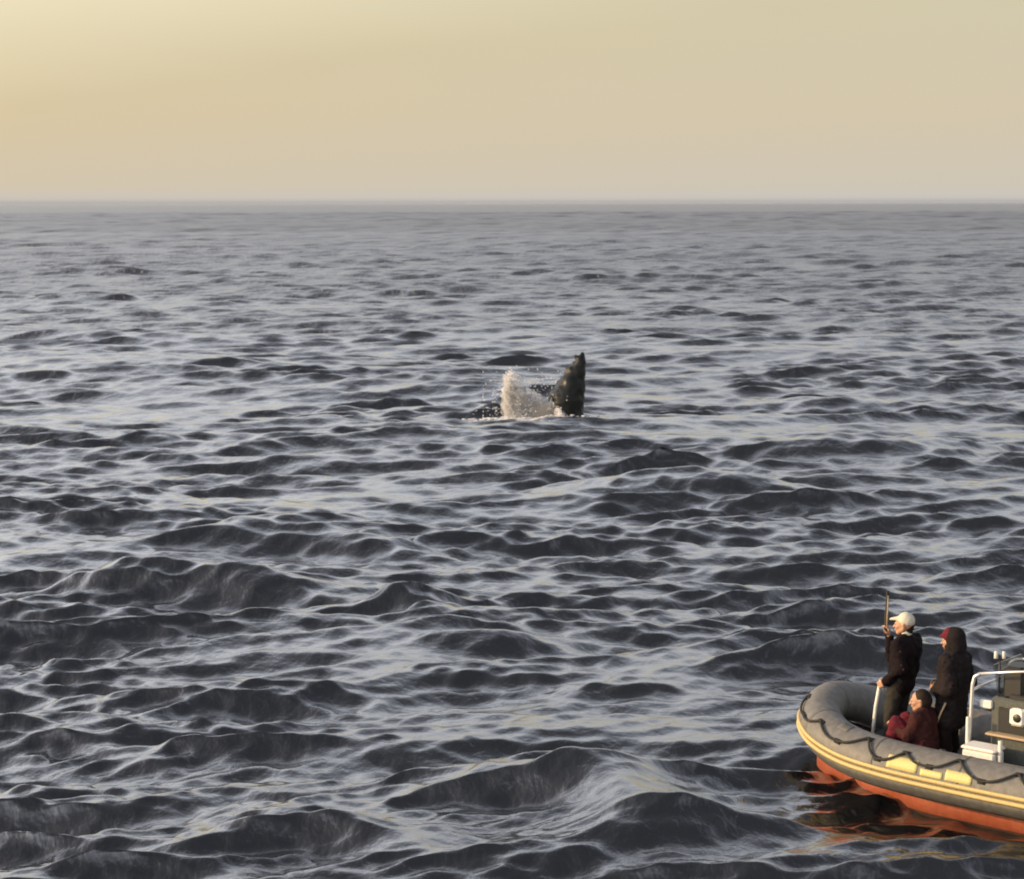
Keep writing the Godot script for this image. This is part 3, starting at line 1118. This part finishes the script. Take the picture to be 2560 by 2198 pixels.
	part("tan_edge", tube_along(PackedVector3Array([grip + Vector3(0.022, 0.04, 0.012), grip + Vector3(0.032, 0.40, 0.016)]), 0.009, 0.006, 8), mats["tan_wood"], holder)


func make_person_hooded() -> void:
	var o := thing("person", "person in a long dark hooded coat standing beside the console, back half turned", "person", boat_point(1.82, 0.44, -0.06), BOAT_TURN)
	o.scale = Vector3.ONE * 1.13
	var fwd := Vector3(-0.98, 0.0, 0.15).normalized()
	var side := fwd.cross(Vector3.UP).normalized() * -1.0
	var eye := Vector3(-0.015, 1.36, 0.0)
	var hipl := Vector3(0.0, 0.78, 0.085)
	var hipr := Vector3(0.0, 0.78, -0.085)
	var kneel := Vector3(-0.03, 0.42, 0.11)
	var kneer := Vector3(-0.05, 0.42, -0.11)
	var ankl := Vector3(0.0, 0.085, 0.12)
	var ankr := Vector3(-0.04, 0.085, -0.13)
	var shl := Vector3(0.02, 1.15, 0.17)
	var shr := Vector3(0.02, 1.15, -0.17)
	var ell := Vector3(0.09, 0.88, 0.25)
	var elr := Vector3(0.07, 0.88, -0.26)
	var wrl := Vector3(-0.15, 0.82, 0.13)
	var wrr := Vector3(-0.16, 0.84, -0.12)
	var bones := [[hipl, kneel, 0.080, 0.054], [kneel, ankl, 0.052, 0.036], [hipr, kneer, 0.080, 0.054], [kneer, ankr, 0.052, 0.036], [ankl, ankl + Vector3(-0.16, -0.05, 0.0), 0.036, 0.026], [ankr, ankr + Vector3(-0.16, -0.05, 0.0), 0.036, 0.026],
		[hipl, hipr, 0.10, 0.10], [Vector3(0.0, 0.84, 0.045), Vector3(0.02, 1.1, 0.06), 0.10, 0.11], [Vector3(0.0, 0.84, -0.045), Vector3(0.02, 1.1, -0.06), 0.10, 0.11],
		[shl, shr, 0.062, 0.062], [shl, ell, 0.052, 0.040], [ell, wrl, 0.040, 0.026], [shr, elr, 0.052, 0.040], [elr, wrr, 0.040, 0.026], [Vector3(0.02, 1.15, 0), eye - fwd * 0.02 - Vector3(0, 0.06, 0), 0.062, 0.050]]
	var hl := hand_bones(wrl, Vector3(-0.75, 0.1, -0.6), Vector3(-0.3, 0.1, -0.9), Vector3(0.0, 1.0, 0.0), 0.4)
	var hr := hand_bones(wrr, Vector3(-0.75, 0.1, 0.6), Vector3(-0.3, 0.1, 0.9), Vector3(0.0, 1.0, 0.0), 0.4)
	part("body", body_mesh(bones, head_bones(eye, fwd, side), [hl, hr]), mats["skin"], o)
	add_eyes(o, eye, fwd, side)
	var up := Vector3.UP
	part("coat", blob_mesh([[Vector3(-0.01, 0.50, 0.07), Vector3(0.02, 1.08, 0.065), 0.150, 0.145], [Vector3(-0.01, 0.50, -0.07), Vector3(0.02, 1.08, -0.065), 0.150, 0.145], [shl, shr, 0.084, 0.084], [shl, ell, 0.086, 0.074], [ell, wrl.lerp(ell, 0.1), 0.074, 0.056], [shr, elr, 0.086, 0.074], [elr, wrr.lerp(elr, 0.1), 0.074, 0.056],
		[Vector3(0.02, 1.18, 0.0), eye - fwd * 0.02 - up * 0.06, 0.115, 0.100]], 0.014, 0.06, 0.026), mats["coat_dark"], o)
	part("hood", blob_mesh([[eye - fwd * 0.040 + up * 0.035, eye - fwd * 0.060 - up * 0.05, 0.112, 0.108], [eye - fwd * 0.01 + up * 0.085, eye - fwd * 0.05 + up * 0.075, 0.072, 0.08]], 0.010, 0.05), mats["coat_dark"], o)
	part("cap", blob_mesh([[eye + fwd * 0.012 + up * 0.066, eye - fwd * 0.01 + up * 0.060, 0.090, 0.085], [eye + fwd * 0.06 + up * 0.058, eye + fwd * 0.125 + up * 0.045, 0.032, 0.014]], 0.008, 0.04), mats["dark_red_cloth"], o)
	part("trousers", blob_mesh([[hipl, hipr, 0.118, 0.118], [hipl, kneel, 0.102, 0.080], [kneel, ankl + Vector3(0, 0.04, 0), 0.080, 0.068], [hipr, kneer, 0.102, 0.080], [kneer, ankr + Vector3(0, 0.04, 0), 0.080, 0.068]], 0.014, 0.03, 0.018), mats["trousers_dark"], o)
	boots(o, [ankl, ankr], Vector3(-0.98, 0, 0.05))
	# pale strap hanging at the hip
	part("strap", tube_along(PackedVector3Array([Vector3(0.05, 0.72, 0.235), Vector3(0.0, 0.60, 0.245), Vector3(-0.06, 0.47, 0.22), Vector3(-0.10, 0.36, 0.16)]), 0.011, 0.011, 8), mats["tan_wood"], o)


func make_person_seated() -> void:
	var o := thing("person", "person in red-brown clothes sitting low between the two standing people", "person", boat_point(1.64, 0.57, 0.34), BOAT_TURN)
	o.scale = Vector3.ONE * 1.1
	var fwd := Vector3(-0.9, -0.05, 0.4).normalized()
	var side := fwd.cross(Vector3.UP).normalized() * -1.0
	var eye := Vector3(-0.04, 0.63, 0.0)
	var hipl := Vector3(0.04, 0.12, 0.09)
	var hipr := Vector3(0.04, 0.12, -0.09)
	var kneel := Vector3(-0.27, 0.36, 0.13)
	var kneer := Vector3(-0.26, 0.36, -0.10)
	var ankl := Vector3(-0.33, 0.085, 0.13)
	var ankr := Vector3(-0.33, 0.085, -0.10)
	var shl := Vector3(0.0, 0.46, 0.16)
	var shr := Vector3(0.0, 0.46, -0.16)
	var ell := Vector3(-0.06, 0.26, 0.23)
	var elr := Vector3(-0.08, 0.27, -0.21)
	var wrl := Vector3(-0.25, 0.31, 0.16)
	var wrr := Vector3(-0.27, 0.31, -0.02)
	var bones := [[hipl, kneel, 0.076, 0.052], [kneel, ankl, 0.050, 0.036], [hipr, kneer, 0.076, 0.052], [kneer, ankr, 0.050, 0.036], [ankl, ankl + Vector3(-0.15, -0.05, 0.0), 0.036, 0.026], [ankr, ankr + Vector3(-0.15, -0.05, 0.0), 0.036, 0.026],
		[hipl, hipr, 0.10, 0.10], [Vector3(0.04, 0.16, 0.045), Vector3(0.01, 0.40, 0.05), 0.095, 0.10], [Vector3(0.04, 0.16, -0.045), Vector3(0.01, 0.40, -0.05), 0.095, 0.10],
		[shl, shr, 0.056, 0.056], [shl, ell, 0.048, 0.038], [ell, wrl, 0.038, 0.025], [shr, elr, 0.048, 0.038], [elr, wrr, 0.038, 0.025], [Vector3(0.0, 0.46, 0), eye - fwd * 0.02 - Vector3(0, 0.06, 0), 0.060, 0.050]]
	var hl := hand_bones(wrl, Vector3(-0.7, 0.3, -0.5), Vector3(0.0, -1.0, 0.0), Vector3(-0.4, 0.0, -0.9), 0.35)
	var hr := hand_bones(wrr, Vector3(-0.7, 0.3, 0.2), Vector3(0.0, -1.0, 0.0), Vector3(-0.2, 0.0, 0.9), 0.35)
	part("body", body_mesh(bones, head_bones(eye, fwd, side), [hl, hr]), mats["skin"], o)
	add_eyes(o, eye, fwd, side)
	var up := Vector3.UP
	part("jacket", blob_mesh([[Vector3(0.04, 0.12, 0.055), Vector3(0.01, 0.39, 0.06), 0.135, 0.130], [Vector3(0.04, 0.12, -0.055), Vector3(0.01, 0.39, -0.06), 0.135, 0.130], [shl, shr, 0.076, 0.076], [shl, ell, 0.072, 0.060], [ell, wrl.lerp(ell, 0.12), 0.060, 0.046], [shr, elr, 0.072, 0.060], [elr, wrr.lerp(elr, 0.12), 0.060, 0.046], [Vector3(0.005, 0.47, 0.0), Vector3(-0.01, 0.53, 0.0), 0.082, 0.070]], 0.014, 0.05, 0.022), mats["red_brown_cloth"], o)
	part("trousers", blob_mesh([[hipl, hipr, 0.115, 0.115], [hipl, kneel, 0.098, 0.076], [kneel, ankl + Vector3(0, 0.04, 0), 0.076, 0.064], [hipr, kneer, 0.098, 0.076], [kneer, ankr + Vector3(0, 0.04, 0), 0.076, 0.064]], 0.014, 0.03, 0.018), mats["dark_red_cloth"], o)
	boots(o, [ankl, ankr], Vector3(-0.97, 0, 0.1))
	part("hair", blob_mesh([[eye - fwd * 0.026 + up * 0.042, eye - fwd * 0.045 + up * 0.0, 0.094, 0.092], [eye - fwd * 0.05, eye - fwd * 0.055 - up * 0.09, 0.075, 0.05]], 0.008, 0.03), mats["hair_brown"], o)
